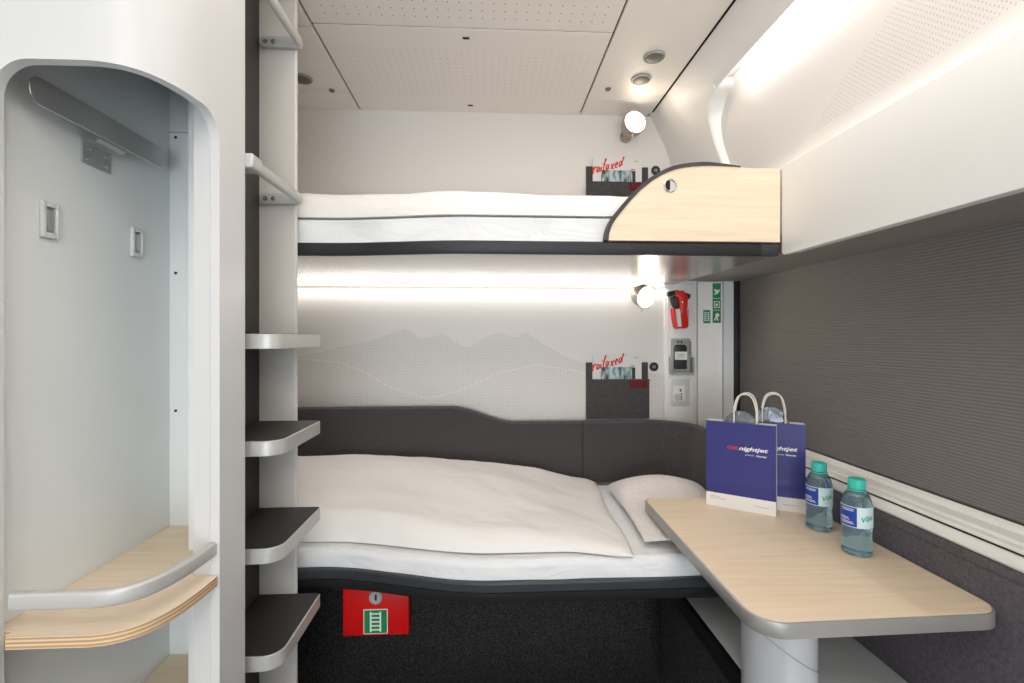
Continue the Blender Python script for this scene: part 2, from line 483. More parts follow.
# the recess: printed back surface, bottom ledge, rounded far end
RP = [(.836, 2.192), (.842, 2.17), (.846, 2.13), (.847, 2.06), (.858, 1.96), (.868, 1.87), (.871, 1.83), (.868, 1.805), (.860, 1.791), (.848, 1.785)]
RPs = [(p[0], p[1]) for p in catmull([(a, b, 0) for a, b in RP], 5)]
bm = bmesh.new()
prism(bm, RPs+[(.856, 1.60), (1.13, 1.60), (1.13, 2.19)], 1, -3.2, 1.80)
obj('printed_recess', bm, RECESSM, cove)
# rounded far end: surface blending from the vault (at YR) into the recess surface (at YR-.05)
bm = bmesh.new()
def rx(z):
    b = RPs[0][0]
    for (x0, z0), (x1, z1) in zip(RPs[4:], RPs[5:]):
        if z1 <= z <= z0: return x0+(x1-x0)*(z0-z)/max(1e-9, z0-z1)
    return .848 if z < 1.9 else .82
rows = []
for i in range(41):
    z = 2.192-(2.192-1.786)*i/40
    row = []
    for j in range(9):
        t = j/8; q = sstep(0, 1, t)
        x0_ = vx(z) if z < 2.163 else .7975
        row.append(bm.verts.new((x0_+.0005+(max(rx(z), .838 if z > 2.14 else 0)+.003-x0_)*q, edge_y(z)+.0005-.014*math.sin(t*PI/2), z)))
    rows.append(row)
for a, b in zip(rows, rows[1:]):
    for j in range(8): bm.faces.new((a[j], a[j+1], b[j+1], b[j]))
obj('recess_end', bm, WHITE, cove, 60)

# white front panel over the window and dark blind box underside
tp = struct('trim_2', prism(bmesh.new(), round_poly([(-1.2, 1.532), (1.322, 1.532), (1.322, 1.783), (-1.2, 1.783)], [0, .012, .004, 0], 5), 0, .831, .848, .003), mat('grey white panel', (240, 240, 238), .42, noise_scale=60, bump=.01))
obj('blind_box', B(.850, 1.12, -1.2, D-.05, 1.545, 1.59), mat('blind box', (140, 135, 131), .6, noise_scale=100, bump=.02), tp)
obj('lower_edge', prism(bmesh.new(), round_poly([(-1.2, 1.536), (1.312, 1.536), (1.312, 1.60), (-1.2, 1.60)], [0, .01, .004, 0], 5), 0, .849, .872, .003), WHITE, tp)

# corner panels at the right end of the back wall
t3 = struct('trim_3', B(.780, .926, D-.012, D-.001, .80, 1.535, .003), WHITE)
fr = bmesh.new()
for a in ((.793, .796, .965, 1.50), (.905, .908, .965, 1.50)): box(fr, a[0], a[1], D-.016, D-.012, a[2], a[3], .001, 1)
for z in (.962, 1.50): box(fr, .793, .908, D-.016, D-.012, z, z+.003, .001, 1)
obj('service_frame', fr, WHITE, t3)
t4 = struct('trim_4', prism(bmesh.new(), [(.929, D-.018), (1.032, D-.034), (1.032, D-.001), (.929, D-.001)], 2, .80, 1.545, .002), WHITE)
obj('edge_strip', sweep(bmesh.new(), [(1.034, D-.035), (1.074, D-.045)], [(-.03, .80), (.003, .80), (.009, .82), (.009, 1.53), (.003, 1.545), (-.03, 1.545)]), SHELLM, t4)

# window: sill rails, guide rail and pleated blind
SP = [(1.112, .902), (1.104, .912), (1.094, .912), (1.088, .906), (1.084, .897), (1.066, .894), (1.060, .891), (1.058, .885), (1.047, .882), (1.044, .877), (1.040, .876),
      (1.040, .8715), (1.036, .870), (1.031, .864), (1.028, .857), (1.027, .850), (1.030, .845), (1.112, .845)]
wn = struct('window_1', prism(bmesh.new(), SP, 1, -1.2, D-.05), mat('sill enamel', (226, 225, 221), .4, noise_scale=150, bump=.01), angle=20)
obj('rail_groove', B(1.0385, 1.046, -1.2, D-.05, .8722, .8757), BLACK, wn)
obj('guide_rail', B(1.078, 1.112, D-.052, D-.03, .913, 1.545, .002), BLACKRAIL, wn)
bl = obj('window_blind', B(1.100, 1.110, -1.15, D-.054, .9125, 1.5445), BLIND)
tag(bl, 'large dark grey pleated blind drawn down over the window', 'window blind')
obj('bottom_bar', B(1.097, 1.1115, -1.15, D-.054, .9122, .9155, .001), DGREY, bl)

# wall padding below the window
pd = obj('wall_padding', B(1.029, 1.060, -1.1, 1.95, .16, .8435, .008, 3), FELTP)
tag(pd, 'dark grey felt wall padding beneath the window sill, behind the table', 'wall padding')
obj('seam', tube(bmesh.new(), [(1.0285, -1.08, .822), (1.0285, 1.90, .822)], .0022, 6), FELT, pd)

# ------------------------------------------------------------------ wardrobe
W = thing('wardrobe', 'tall white wardrobe with curved front and open rounded doorway', 'wardrobe', (-.65, 1.0, 0))
plan = [(-1.04, .779), (-.75, .779), (-.64, .779), (-.615, .780), (-.592, .785), (-.571, .796), (-.554, .813), (-.541, .838), (-.532, .868), (-.527, .905), (-.5245, .95), (-.524, 1.0), (-.524, 1.064)]
pl = []
for i in range(len(plan)-1):
    pl += catmull([(*plan[max(i-1, 0)], 0), (*plan[i], 0), (*plan[i+1], 0), (*plan[min(i+2, len(plan)-1)], 0)], 6)[6:12] if 0 < i < len(plan)-2 else [Vector((*plan[i], 0)).lerp(Vector((*plan[i+1], 0)), j/6) for j in range(6)]
pl.append(Vector((*plan[-1], 0)))
cum = [0]
for a, b in zip(pl, pl[1:]): cum.append(cum[-1]+(b-a).length)
def shell_at(s):
    s = min(max(s, 0), cum[-1])
    for i in range(len(pl)-1):
        if cum[i+1] >= s-1e-9:
            t = (s-cum[i])/(cum[i+1]-cum[i]); p = pl[i].lerp(pl[i+1], t); break
    return p
def shell_n(s):
    a = shell_at(max(0, s-.012)); b = shell_at(min(cum[-1], s+.012)); d = (b-a).normalized()
    return Vector((-d.y, d.x, 0))           # inward (left of travel)
S0 = .277                                     # left edge of the doorway, X = -.752
def s_of_y(y):
    for i in range(len(pl)-1):
        if pl[i].y <= y <= pl[i+1].y and pl[i].x > -.53: return cum[i]+(y-pl[i].y)/(pl[i+1].y-pl[i].y)*(cum[i+1]-cum[i])
S1 = s_of_y(.966)
ZT, ZB, RC = 1.731, .44, .052
ss = [0, S0*.5]
ss += [S0+RC*(1-math.cos(PI/2*i/10)) for i in range(11)]
n = 40
ss += [S0+RC+(S1-S0-2*RC)*i/n for i in range(1, n)]
ss += [S1-RC+RC*math.sin(PI/2*i/10) for i in range(11)]
ss += [S1+(cum[-1]-S1)*i/5 for i in range(1, 6)]
i0 = 2; i1 = i0+11+n-1+11-1
bm = bmesh.new(); V = {}
def thick(s): return .018
for i, s in enumerate(ss):
    d = min(max(min(s-S0, S1-s), 0), RC)
    dz = RC-math.sqrt(max(0, RC*RC-(RC-d)**2))
    p = shell_at(s); nn = shell_n(s)
    for k, z in enumerate((0.0, ZB+dz, ZT-dz, ZC-.001)):
        V[i, k, 0] = bm.verts.new((p.x, p.y, z))
        q = p+nn*thick(s)
        V[i, k, 1] = bm.verts.new((q.x, q.y, z))
L = len(ss)-1
for i in range(L):
    for k in range(3):
        if k == 1 and i0 <= i < i1: continue
        for sd in (0, 1): bm.faces.new((V[i, k, sd], V[i+1, k, sd], V[i+1, k+1, sd], V[i, k+1, sd]))
    for k in (0, 3): bm.faces.new((V[i, k, 0], V[i+1, k, 0], V[i+1, k, 1], V[i, k, 1]))
    if i0 <= i < i1:
        for k in (1, 2): bm.faces.new((V[i, k, 0], V[i+1, k, 0], V[i+1, k, 1], V[i, k, 1]))
for i in (0, L):
    for k in range(3): bm.faces.new((V[i, k, 0], V[i, k+1, 0], V[i, k+1, 1], V[i, k, 1]))
for i in (i0, i1): bm.faces.new((V[i, 1, 0], V[i, 2, 0], V[i, 2, 1], V[i, 1, 1]))
es = [e for e in bm.edges if len(e.link_faces) == 2 and all(v in {V[i, k, 0] for i in range(i0, i1+1) for k in (1, 2)} for v in e.verts)
      and abs(e.calc_face_angle(0)) > .6]
bmesh.ops.recalc_face_normals(bm, faces=bm.faces)
bmesh.ops.bevel(bm, geom=es, offset=.004, segments=3, affect='EDGES', profile=.5)
obj('shell', bm, SHELLM, W, 30)
obj('side_liner', B(-.80, -.785, .803, 1.225, 0, 2.25), LINER, W)
bp_ = obj('back_panel', B(-.80, -.645, 1.2255, 1.24, 0, 1.805, .0012, 1), LINER, W)
obj('back_panel', B(-.80, -.645, 1.2255, 1.24, 1.807, 2.25, .0012, 1), LINER, W)
for z in (1.793, 1.458, 1.118):
    obj('screw', lathe(bmesh.new(), [(.0035, 0), (.0035, .002), (.0015, .0025)], (-.770, 1.226, z), (0, -1, 0), 12), DGREY, bp_)
obj('side_wall', B(-.655, -.641, 1.085, 1.24, 0, 2.25), LINER, W)
obj('door_jamb', prism(bmesh.new(), [(-.576, .971), (-.5425, .966), (-.5425, 1.06), (-.642, 1.10), (-.642, 1.086), (-.576, .99)], 2, 0, 2.2), SHELLM, W)
obj('top_board', B(-.784, -.655, .83, 1.225, 2.0, 2.015), LINER, W)
# plywood shelf whose front follows the shell
def front_pts(sa, sb, n, off):
    out = []
    for i in range(n+1):
        s = sa+(sb-sa)*i/n; p = shell_at(s)+shell_n(s)*off; out.append((p.x, p.y))
    return out
SH = .834
outline = front_pts(S0+.0155, S1-.003, 40, .003)+[(-.5445, .965), (-.577, .970), (-.577, .989), (-.643, 1.085), (-.6555, 1.085), (-.6555, 1.2245), (-.784, 1.2245), (-.784, .7985), (-.7525, .7985)]
sh = obj('shelf', prism(bmesh.new(), outline, 2, SH-.001, SH, 0), WOODX, W)
obj('plywood_core', prism(bmesh.new(), outline, 2, SH-.019, SH-.001, 0), PLY, sh, label='layered plywood edge of the shelf')
low = [(-.784, .81), (-.60, .84), (-.58, .90), (-.58, .965), (-.6555, 1.084), (-.6555, 1.2245), (-.784, 1.2245)]
obj('bottom_board', prism(bmesh.new(), low, 2, .497, .517), WOODX, W)
path = front_pts(S0+.018, S1-.001, 48, .0)
zc = .886; hh = .0135
bar = [(-.013+a, zc+b) for a, b in rrect(.016, 2*hh, .005, 4)]
obj('guard_rail', sweep(bmesh.new(), path, bar), ALU, W, label='curved light grey guard rail across the doorway')

# stainless coat rail on the wardrobe side wall
cr = thing('coat_rail', 'brushed stainless steel coat rail on bracket inside wardrobe', 'coat rail', (-.785, 1.02, 1.70))
y0, y1 = .865, 1.175
def plate(y0, y1, z0, z1, r): return round_poly([(y0, z0), (y1, z0), (y1, z1), (y0, z1)], [r]*4, 6)
obj('bar', prism(bmesh.new(), plate(.824, 1.156, 1.688, 1.735, .021), 0, -.752, -.749, .0008, 1), STEEL, cr)
ar = bmesh.new()
pr_ = [(-.752, 1.700), (-.752, 1.684), (-.757, 1.678), (-.781, 1.678), (-.781, 1.638), (-.7845, 1.638), (-.7845, 1.6815), (-.758, 1.6815), (-.755, 1.685), (-.755, 1.700)]
t_ = bmesh.new(); prism(t_, pr_, 1, .967, 1.037); merge(ar, t_)
br = obj('bracket', ar, STEEL, cr)
for y in (.980, 1.022):
    for z in (1.648, 1.668):
        obj('screw', lathe(bmesh.new(), [(.004, 0), (.004, .0015), (.002, .0025)], (-.781, y, z), (1, 0, 0), 12), CHROME, br)

# two fold-out hooks
def hook(label, y, z):
    h = thing('fold_out_hook', label, 'coat hook', (-.785, y, z), 0, 'fold-out coat hooks in the wardrobe')
    f = bmesh.new()
    for a in ((-.017, -.010, -.032, .032), (.010, .017, -.032, .032), (-.010, .010, .023, .032), (-.010, .010, -.032, -.023)):
        box(f, .0005, .008, a[0], a[1], a[2], a[3], .0015, 2)
    obj('frame', f, LGREY, h, local=True)
    obj('recess_plate', B(.0005, .002, -.011, .011, -.022, .022), GREYP, h, local=True)
    k = obj('hook_tongue', B(.002, .006, -.007, .006, -.018, .018, .001), STEEL, h, local=True)
    return h
h1 = hook('white framed fold-out hook nearer the wardrobe doorway', .897, 1.508)
dup(h1, 'white framed fold-out hook nearer the wardrobe back panel', (-.785, 1.110, 1.510))

# ------------------------------------------------------------------ bunk ladder
LD = thing('bunk_ladder', 'white bunk ladder with dark rubber steps beside the wardrobe', 'ladder', (-.58, 1.25, 0))
obj('upright', prism(bmesh.new(), round_poly([(-.636, 1.366), (-.533, 1.366), (-.533, 1.3795), (-.636, 1.3795)], [0, .007, .007, 0], 5), 2, 0, ZC-.002), mat('upright paint', (210, 207, 202), .42, noise_scale=90, bump=.01), LD)
obj('side_panel', B(-.639, -.634, 1.242, 1.3655, 0, ZC-.002), SIDEDARK, LD)
sp = round_poly([(-.6335, 1.100), (-.466, 1.100), (-.466, 1.3655), (-.6335, 1.3655)], [0, .042, .008, 0], 10)
sp_in = round_poly([(-.6335, 1.1035), (-.4695, 1.1035), (-.4695, 1.3655), (-.6335, 1.3655)], [0, .039, .005, 0], 10)
for z in (.584, .825, 1.066, 1.307):
    st = obj('step', prism(bmesh.new(), sp, 2, z-.034, z, .0012, 1), ALU, LD)
    obj('tread', prism(bmesh.new(), sp_in, 2, z-.001, z+.0012), STEPMAT, st, label='dark rubber tread on the step')
for z in (1.684, 2.116):
    hb = obj('handle', tube(bmesh.new(), [(-.522, 1.100, z), (-.523, 1.2, z), (-.522, 1.33, z), (-.5215, 1.352, z)], .0125, 14, squash=(.8, 1.15)), ALU, LD)
    obj('end_block', B(-.545, -.508, 1.0645, 1.112, z-.017, z+.015, .005, 3), ALU, hb)
    pb = bmesh.new(); prism(pb, round_poly([(-.628, z-.017), (-.515, z-.017), (-.515, z+.013), (-.628, z+.013)], [.012, .012, .012, .012], 5), 1, 1.352, 1.3655, .002)
    mp_ = obj('mount_plate', pb, ALU, hb)
    # screws sit on the plate, kept as part of the handle (third level is the limit)
    for x in (-.612, -.590):
        obj('screw', lathe(bmesh.new(), [(.0065, 0), (.0065, .001), (.003, .001), (.003, .0003)], (x, 1.352, z-.003), (0, -1, 0), 14), CHROME, hb)

# ------------------------------------------------------------------ bunks
def fy_low(x): return 1.434-.104*sstep(-.50, .02, x)
def fy_up(x): return 1.386-.056*sstep(-.46, -.05, x)
def plan_front(fy, x0, x1, n=60): return [(x0+(x1-x0)*i/n, fy(x0+(x1-x0)*i/n)) for i in range(n+1)]
XL = -.92
lb = thing('bunk_bed', 'lower bunk frame with curved anthracite front rail', 'bunk bed', (0, 1.70, .56))
pf = plan_front(fy_low, XL, .985)
obj('base', prism(bmesh.new(), [(a, b+.012) for a, b in pf]+[(.985, 2.085), (XL, 2.085)], 2, .566, .612), DARKRAIL, lb)
obj('front_rail', sweep(bmesh.new(), pf, [(-.02, .590), (.0, .590), (.004, .594), (.004, .614), (.0, .619), (-.02, .619)]), DARKRAIL, lb)
obj('lower_rail', sweep(bmesh.new(), pf, [(-.012, .562), (-.001, .562), (.001, .566), (.001, .5895), (-.012, .5895)]), BLACKRAIL, lb)

def slab_mattress(pf, inset, yb, z0, z1, x0, x1, wr, seed, R=.022):
    """mattress with rounded edges over the bunk's curved plan"""
    bm = bmesh.new()
    nx, ny = 110, 30
    def P(u, v, top):
        x = x0+(x1-x0)*u; ya = pf(x)+inset; y = ya+(yb-ya)*v
        dx = min(u, 1-u)*(x1-x0); dy = min(v, 1-v)*(yb-ya); d = min(dx, dy)
        z = z1-(R-math.sqrt(max(0, R*R-(R-min(d, R))**2))) if top else z0
        if top: z += wr*noise.noise(Vector((x*5+seed, y*7, seed)))*min(1, d/.03)
        return (x, y+(wr*1.2*noise.noise(Vector((x*9, z*20, seed))) if v == 0 else 0), z)
    vs = [0]+[(R*(1-math.cos(PI/2*i/6)))/.68 for i in range(1, 7)]+[.04+.92*i/20 for i in range(1, 20)]+[1-(R*(1-math.cos(PI/2*i/6)))/.68 for i in range(6, -1, -1)]
    G = [[bm.verts.new(P(i/nx, v, True)) for v in vs] for i in range(nx+1)]
    H = [[bm.verts.new(P(i/nx, v, False)) for v in vs] for i in range(nx+1)]
    n = len(vs)-1
    for i in range(nx):
        for j in range(n):
            bm.faces.new((G[i][j], G[i+1][j], G[i+1][j+1], G[i][j+1])); bm.faces.new((H[i][j], H[i][j+1], H[i+1][j+1], H[i+1][j]))
        for j in (0, n): bm.faces.new((G[i][j], G[i+1][j], H[i+1][j], H[i][j]))
    for i in (0, nx):
        for j in range(n): bm.faces.new((G[i][j], G[i][j+1], H[i][j+1], H[i][j]))
    return bm
m1 = obj('mattress', slab_mattress(fy_low, .012, 2.028, .6195, .673, XL+.01, .975, .004, 3), SHEET, None, 60)
tag(m1, 'mattress in pale white sheet on the lower bunk', 'mattress')

def duvet(x0, x1, yfront, yback, zb, T, wr, seed, xr=None, R=.06, name=None):
    bm = bmesh.new(); nx, ny = 130, 60
    def prof(d, R):
        return math.sqrt(max(0, 1-(1-min(d/R, 1))**2))
    us = [0]+[.5-.5*math.cos(PI*i/nx) if False else i/nx for i in range(1, nx)]+[1]
    G, H = [], []
    for i in range(nx+1):
        u = us[i]; g, h = [], []
        for j in range(ny+1):
            v = .5-.5*math.cos(PI*j/ny)
            x1v = xr(v) if xr else x1
            x = x0+(x1v-x0)*u
            ya = yfront(x); y = ya+(yback-ya)*v
            dx = (x1v-x); dy = min(y-ya, yback-y)
            e = prof(dy, R)*prof(dx, R*.9)*prof(x-x0+.02, R)
            top = zb+.004+T(x, v)*e
            top += wr*e*(noise.noise(Vector((x*3.2, y*5, seed)))+.55*noise.noise(Vector((x*8+y*5, y*9, seed+4)))+.2*noise.noise(Vector((x*22+y*16, y*14, seed+9))))
            g.append(bm.verts.new((x, y, max(zb+.003, top)))); h.append(bm.verts.new((x, y, zb+.0015)))
        G.append(g); H.append(h)
    for i in range(nx):
        for j in range(ny):
            bm.faces.new((G[i][j], G[i+1][j], G[i+1][j+1], G[i][j+1])); bm.faces.new((H[i][j], H[i][j+1], H[i+1][j+1], H[i+1][j]))
        for j in (0, ny): bm.faces.new((G[i][j], G[i+1][j], H[i+1][j], H[i][j]))
    for i in (0, nx):
        for j in range(ny): bm.faces.new((G[i][j], G[i][j+1], H[i][j+1], H[i][j]))
    return bm
def Tlow(x, v):
    a = .145-.035*sstep(-.45, .02, x)-.085*sstep(.0, .46, x)
    return a*(.50+.50*sstep(0, .75, v)) if x > -2 else a
def xr_low(v): return .412+.040*v+.006*math.sin(v*9)
dv = obj('duvet', duvet(XL+.02, .47, lambda x: fy_low(x)+.050-.040*sstep(.22, .40, x), 2.015, .677, Tlow, .012, 1.3, xr_low), DUVET, None, 70)
tag(dv, 'white duvet spread over the lower bunk mattress', 'duvet')

def pillow(cx, cy, z0, wx, wy, th, rz, tilt):
    bm = bmesh.new(); n = 40; G, H = [], []
    for i in range(n+1):
        g, h = [], []
        for j in range(n+1):
            u = -1+2*i/n; v = -1+2*j/n
            e = max(0, (1-u**6))*max(0, (1-v**6)); e = (max(0, 1-u*u)**.42)*(max(0, 1-v*v)**.42)
            e *= .15+.85*sstep(-.05, .60, v)
            pinch = 1-.05*(1-abs(v)**2)*abs(u)**4; pinch2 = 1-.05*(1-abs(u)**2)*abs(v)**4
            x = u*wx/2*pinch; y = v*wy/2*pinch2
            zz = th*e+.012*e*noise.noise(Vector((x*7, y*7, 2.2)))
            g.append((x, y, th*.18+zz*.75+.002)); h.append((x, y, th*.18-th*.18*min(1, e*3)))
        G.append(g); H.append(h)
    M = Matrix.Translation((cx, cy, z0)) @ Matrix.Rotation(rz, 4, 'Z') @ Matrix.Rotation(tilt, 4, 'X')
    GV = [[bm.verts.new(M @ Vector(p)) for p in r] for r in G]
    HV = [[bm.verts.new(M @ Vector(p)) for p in r] for r in H]
    for i in range(n):
        for j in range(n):
            bm.faces.new((GV[i][j], GV[i+1][j], GV[i+1][j+1], GV[i][j+1])); bm.faces.new((HV[i][j], HV[i][j+1], HV[i+1][j+1], HV[i+1][j]))
        for j in (0, n): bm.faces.new((GV[i][j], GV[i+1][j], HV[i+1][j], HV[i][j]))
    for i in (0, n):
        for j in range(n): bm.faces.new((GV[i][j], GV[i][j+1], HV[i][j+1], HV[i][j]))
    return bm
pw = obj('pillow', pillow(.645, 1.640, .6785, .355, .52, .116, math.radians(-2), 0), PILLOW, None, 70)
tag(pw, 'white pillow with textured hem at head of lower bunk', 'pillow')

# back cushions along the wall
def pad_profile(zt, th=.045, z0=.682):
    return [(th, z0), (th, zt-.012), (th-.004, zt-.004), (th-.012, zt), (.010, zt), (.004, zt-.002), (0.0, zt-.010), (0.0, z0)]
def ztop(x): return 1.004-.067*sstep(-.16, .12, x)
pa = [(XL+(.404-XL)*i/70, 2.084) for i in range(71)]
p1 = obj('back_cushion', sweep(bmesh.new(), pa, lambda i, p: pad_profile(ztop(p.x), z0=.613)), FELT, None, 40)
tag(p1, 'long charcoal back cushion with wavy top behind the duvet', 'back cushion', 'charcoal back cushions of the lower bunk')
obj('piping', tube(bmesh.new(), [(p[0], 2.084-.043, ztop(p[0])-.006) for p in pa], .0035, 8), FELTP, p1)
pb_ = [(.408, 2.084), (.55, 2.084), (.68, 2.083)]+[(.70+.18*math.sin(a), 1.90+.182*math.cos(a)) for a in [PI/2*i/14 for i in range(1, 15)]]+[(.885, 1.82), (.893, 1.74), (.900, 1.66)]
pc = catmull([(a, b, 0) for a, b in pb_], 4)
p2 = obj('back_cushion', sweep(bmesh.new(), [(p.x, p.y) for p in pc], pad_profile(.937)), FELT, None, 40)
tag(p2, 'short charcoal back cushion curving round the corner behind the pillow', 'back cushion', 'charcoal back cushions of the lower bunk')
def off(path, d):
    out = []
    for i, p in enumerate(path):
        q = (path[min(i+1, len(path)-1)]-path[max(i-1, 0)]).normalized(); out.append(Vector((p.x+q.y*d, p.y-q.x*d, 0)))
    return out
obj('piping', tube(bmesh.new(), [(p.x, p.y, .931) for p in off(pc, .043)], .0035, 8), FELTP, p2)

# upper bunk
ub = thing('bunk_bed', 'upper bunk frame with black rail and birch end panel', 'bunk bed', (0, 1.70, 1.53))
pu = plan_front(fy_up, XL, .826)
obj('base', prism(bmesh.new(), [(a, b+.012) for a, b in pu]+[(.826, 2.085), (XL, 2.085)], 2, 1.540, 1.564), WHITE, ub)
obj('underside', prism(bmesh.new(), [(a, b+.012) for a, b in pu]+[(.826, 2.085), (XL, 2.085)], 2, 1.534, 1.5395), UNDER, ub, label='brushed metal underside of the bunk')
obj('front_rail', sweep(bmesh.new(), plan_front(fy_up, XL, .775), [(-.011, 1.531), (.001, 1.531), (.003, 1.534), (.003, 1.563), (.0, 1.567), (-.011, 1.567)]), BLACKRAIL, ub)
obj('rail_end_cap', sweep(bmesh.new(), plan_front(fy_up, .776, .826, 4), [(-.011, 1.531), (.001, 1.531), (.003, 1.534), (.003, 1.563), (.0, 1.567), (-.011, 1.567)]), DARKRAIL, ub)
WC = catmull([(.334, 1.569, 0), (.337, 1.592, 0), (.350, 1.622, 0), (.384, 1.666, 0), (.427, 1.712, 0), (.478, 1.750, 0), (.53, 1.772, 0), (.60, 1.782, 0), (.68, 1.782, 0), (.74, 1.778, 0), (.80, 1.778, 0)], 8)
wc = [(p.x, p.y) for p in WC]
ep = obj('end_panel', prism(bmesh.new(), wc+[(.8285, 1.778), (.8285, 1.569)], 1, 1.322, 1.340, .001, 1), WOODX, ub)
bm = bmesh.new()      # dark edge trim over the curve
tr = [Vector((a, 0, b)) for a, b in wc if a < .715]
rings = []
for i, p in enumerate(tr):
    d = (tr[min(i+1, len(tr)-1)]-tr[max(i-1, 0)]).normalized(); nn = Vector((-d.z, 0, d.x))
    w = .010*(1-.75*sstep(.60, .715, p.x))
    q = p+nn*w
    i_ = p-nn*.001
    rings.append([bm.verts.new((a.x, y, a.z)) for a, y in ((i_, 1.319), (q, 1.3195), (q, 1.3425), (i_, 1.343))])
for a, b in zip(rings, rings[1:]):
    for j in range(4): bm.faces.new((a[j], a[(j+1) % 4], b[(j+1) % 4], b[j]))
bm.faces.new(rings[0]); bm.faces.new(rings[-1])
obj('edge_trim', bm, SIDEDARK, ep)
lk = obj('lock', lathe(bmesh.new(), [(.0195, 0), (.0195, .003), (.0175, .0045), (.0155, .0045), (.0145, .001)], (.510, 1.322, 1.724), (0, -1, 0), 28), CHROME, ub)
obj('latch_slot', B(.497, .509, 1.3155, 1.3225, 1.711, 1.738, .003, 2), BLACK, lk)
m2 = obj('mattress', slab_mattress(fy_up, .022, 2.08, 1.5685, 1.640, XL+.01, .82, .003, 8, .010), SHEET, None, 60)
tag(m2, 'mattress in white sheet on the upper bunk', 'mattress')
def Tup(x, v): return (.103-.012*sstep(-.1, .4, x))*(.70+.30*sstep(0, .4, v))
d2 = obj('duvet', duvet(XL+.02, .62, lambda x: fy_up(x)+.018, 2.05, 1.642, Tup, .007, 5.1, R=.045), DUVET, None, 70)
tag(d2, 'white duvet lying along the upper bunk', 'duvet')

# ------------------------------------------------------------------ reading lamps
def lamp(label, base, c, nrm, spotE, armtop):
    nrm = Vector(nrm).normalized(); c = Vector(c); base = Vector(base)
    t = thing('reading_lamp', label, 'lamp', tuple(base), 0, 'round reading lamps')
    obj('wall_mount', lathe(bmesh.new(), [(.026, -.002), (.026, .008), (.022, .012)], base, (0, -1, 0), 24), BEIGE, t)
    mid = c-nrm*.055
    obj('arm', tube(bmesh.new(), catmull([base+Vector((0, -.008, 0)), base+Vector((0, -.03, 0)), mid], 6), .016, 14), BEIGE, t)
    prof = [(.018, -.062), (.030, -.060), (.040, -.050), (.0475, -.03), (.050, 0), (.050, .004), (.0465, .006), (.0455, .002), (.0, .0015)]
    hd = obj('head', lathe(bmesh.new(), prof[:-1], c, nrm, 36, cap=True), BEIGE, t)
    obj('lens', lathe(bmesh.new(), [(.0445, .003), (.043, .0065), (.03, .0095), (.012, .011)], c, nrm, 32), LENS, t, label='glowing round lens')
    side = nrm.cross(Vector((1, 0, 0))).normalized()
    if side.z > 0: side = -side
    q = c+side*.052-Vector((.012, 0, 0))
    obj('switch', tube(bmesh.new(), [q-nrm*.012, q+nrm*.004, q+nrm*.004+Vector((-.002, 0, -.014))], .0028, 8), LGREY, t)
    L = bpy.data.lights.new('reading_light', 'SPOT'); L.energy = spotE; L.color = (1, .86, .68); L.spot_size = math.radians(130); L.spot_blend = .6; L.shadow_soft_size = .03
    o = bpy.data.objects.new('reading_light', L); C.objects.link(o); o.location = c+nrm*.02
    o.rotation_euler = nrm.to_track_quat('-Z', 'Y').to_euler()
    return t
lamp('glowing reading lamp high on the wall near ceiling', (.608, 2.0995, 2.185), (.615, 1.985, 2.200), (.13, -.97, .08), .5, 0)
lamp('glowing reading lamp under the upper bunk beside the red hammer', (.662, 2.0995, 1.503), (.662, 1.985, 1.468), (.30, -.80, -.28), 2.2, 0)

# ------------------------------------------------------------------ wall pockets with magazines
def stroke_word(scale):
    """handwritten 'railaxed', unit width about 1"""
    st = [
        [(0, .13), (.03, .22), (.02, .0)], [(.025, .14), (.05, .21), (.085, .225), (.10, .20)],
        [(.19, .20), (.15, .22), (.125, .14), (.14, .06), (.17, .08), (.20, .21), (.195, .09), (.215, .06)],
        [(.25, .22), (.245, .10), (.265, .07)], [(.262, .310), (.270, .335)],
        [(.33, .25), (.345, .40), (.360, .44), (.350, .47), (.335, .36), (.32, .22), (.325, .12), (.35, .11)],
        [(.46, .26), (.42, .28), (.395, .20), (.41, .12), (.44, .14), (.47, .27), (.465, .15), (.485, .12)],
        [(.53, .29), (.56, .24), (.60, .13), (.63, .12)], [(.625, .30), (.58, .22), (.535, .11)],
        [(.67, .22), (.71, .25), (.725, .30), (.70, .33), (.67, .27), (.665, .19), (.69, .15), (.735, .18)],
        [(.84, .34), (.80, .35), (.775, .27), (.79, .19), (.82, .21), (.86, .34), (.895, .48), (.882, .46), (.865, .34), (.862, .24), (.885, .21)],
    ]
    bm = bmesh.new()
    for s in st:
        p = catmull([((a+.12*b)*scale, 0, b*scale*.9+a*scale*.10) for a, b in s], 6)
        tube(bm, p, .0042*scale/.17*1.15, 6, rfun=lambda t: .0031*scale/.17*(1.25-.6*abs(t-.4)))
    for v in bm.verts: v.co.y *= .18
    return bm
def pocket(label, x, z, rz=0):
    t = thing('wall_pocket', label, 'wall pocket', (x, D-.0005, z), 0, 'charcoal felt wall pockets')
    obj('backing', B(-.139, .139, -.006, -.001, 0, .246, .002), FELT, t, local=True)
    pc_ = bmesh.new()
    box(pc_, -.139, .139, -.026, -.020, 0, .172, .002); box(pc_, -.139, .139, -.0205, -.0055, 0, .010, .001)
    for s in (-1, 1): box(pc_, s*.1355-.0035, s*.1355+.0035, -.0205, -.0055, 0, .172, .001)
    f = obj('pouch', pc_, FELT, t, local=True)
    obj('hem', B(-.139, .139, -.0275, -.0195, .168, .1735, .001), FELTP, f, local=True)
    obj('tag', B(.048, .128, -.0285, -.0262, .136, .168, .0006), DARKRED, f, local=True, label='dark red fabric tag')
    return t
PKX = .569
k1 = pocket('charcoal felt wall pocket below the lower reading lamp', PKX, .942)
k2 = dup(k1, 'charcoal felt wall pocket beside the upper reading lamp', (PKX+.001, D-.0005, 1.806))
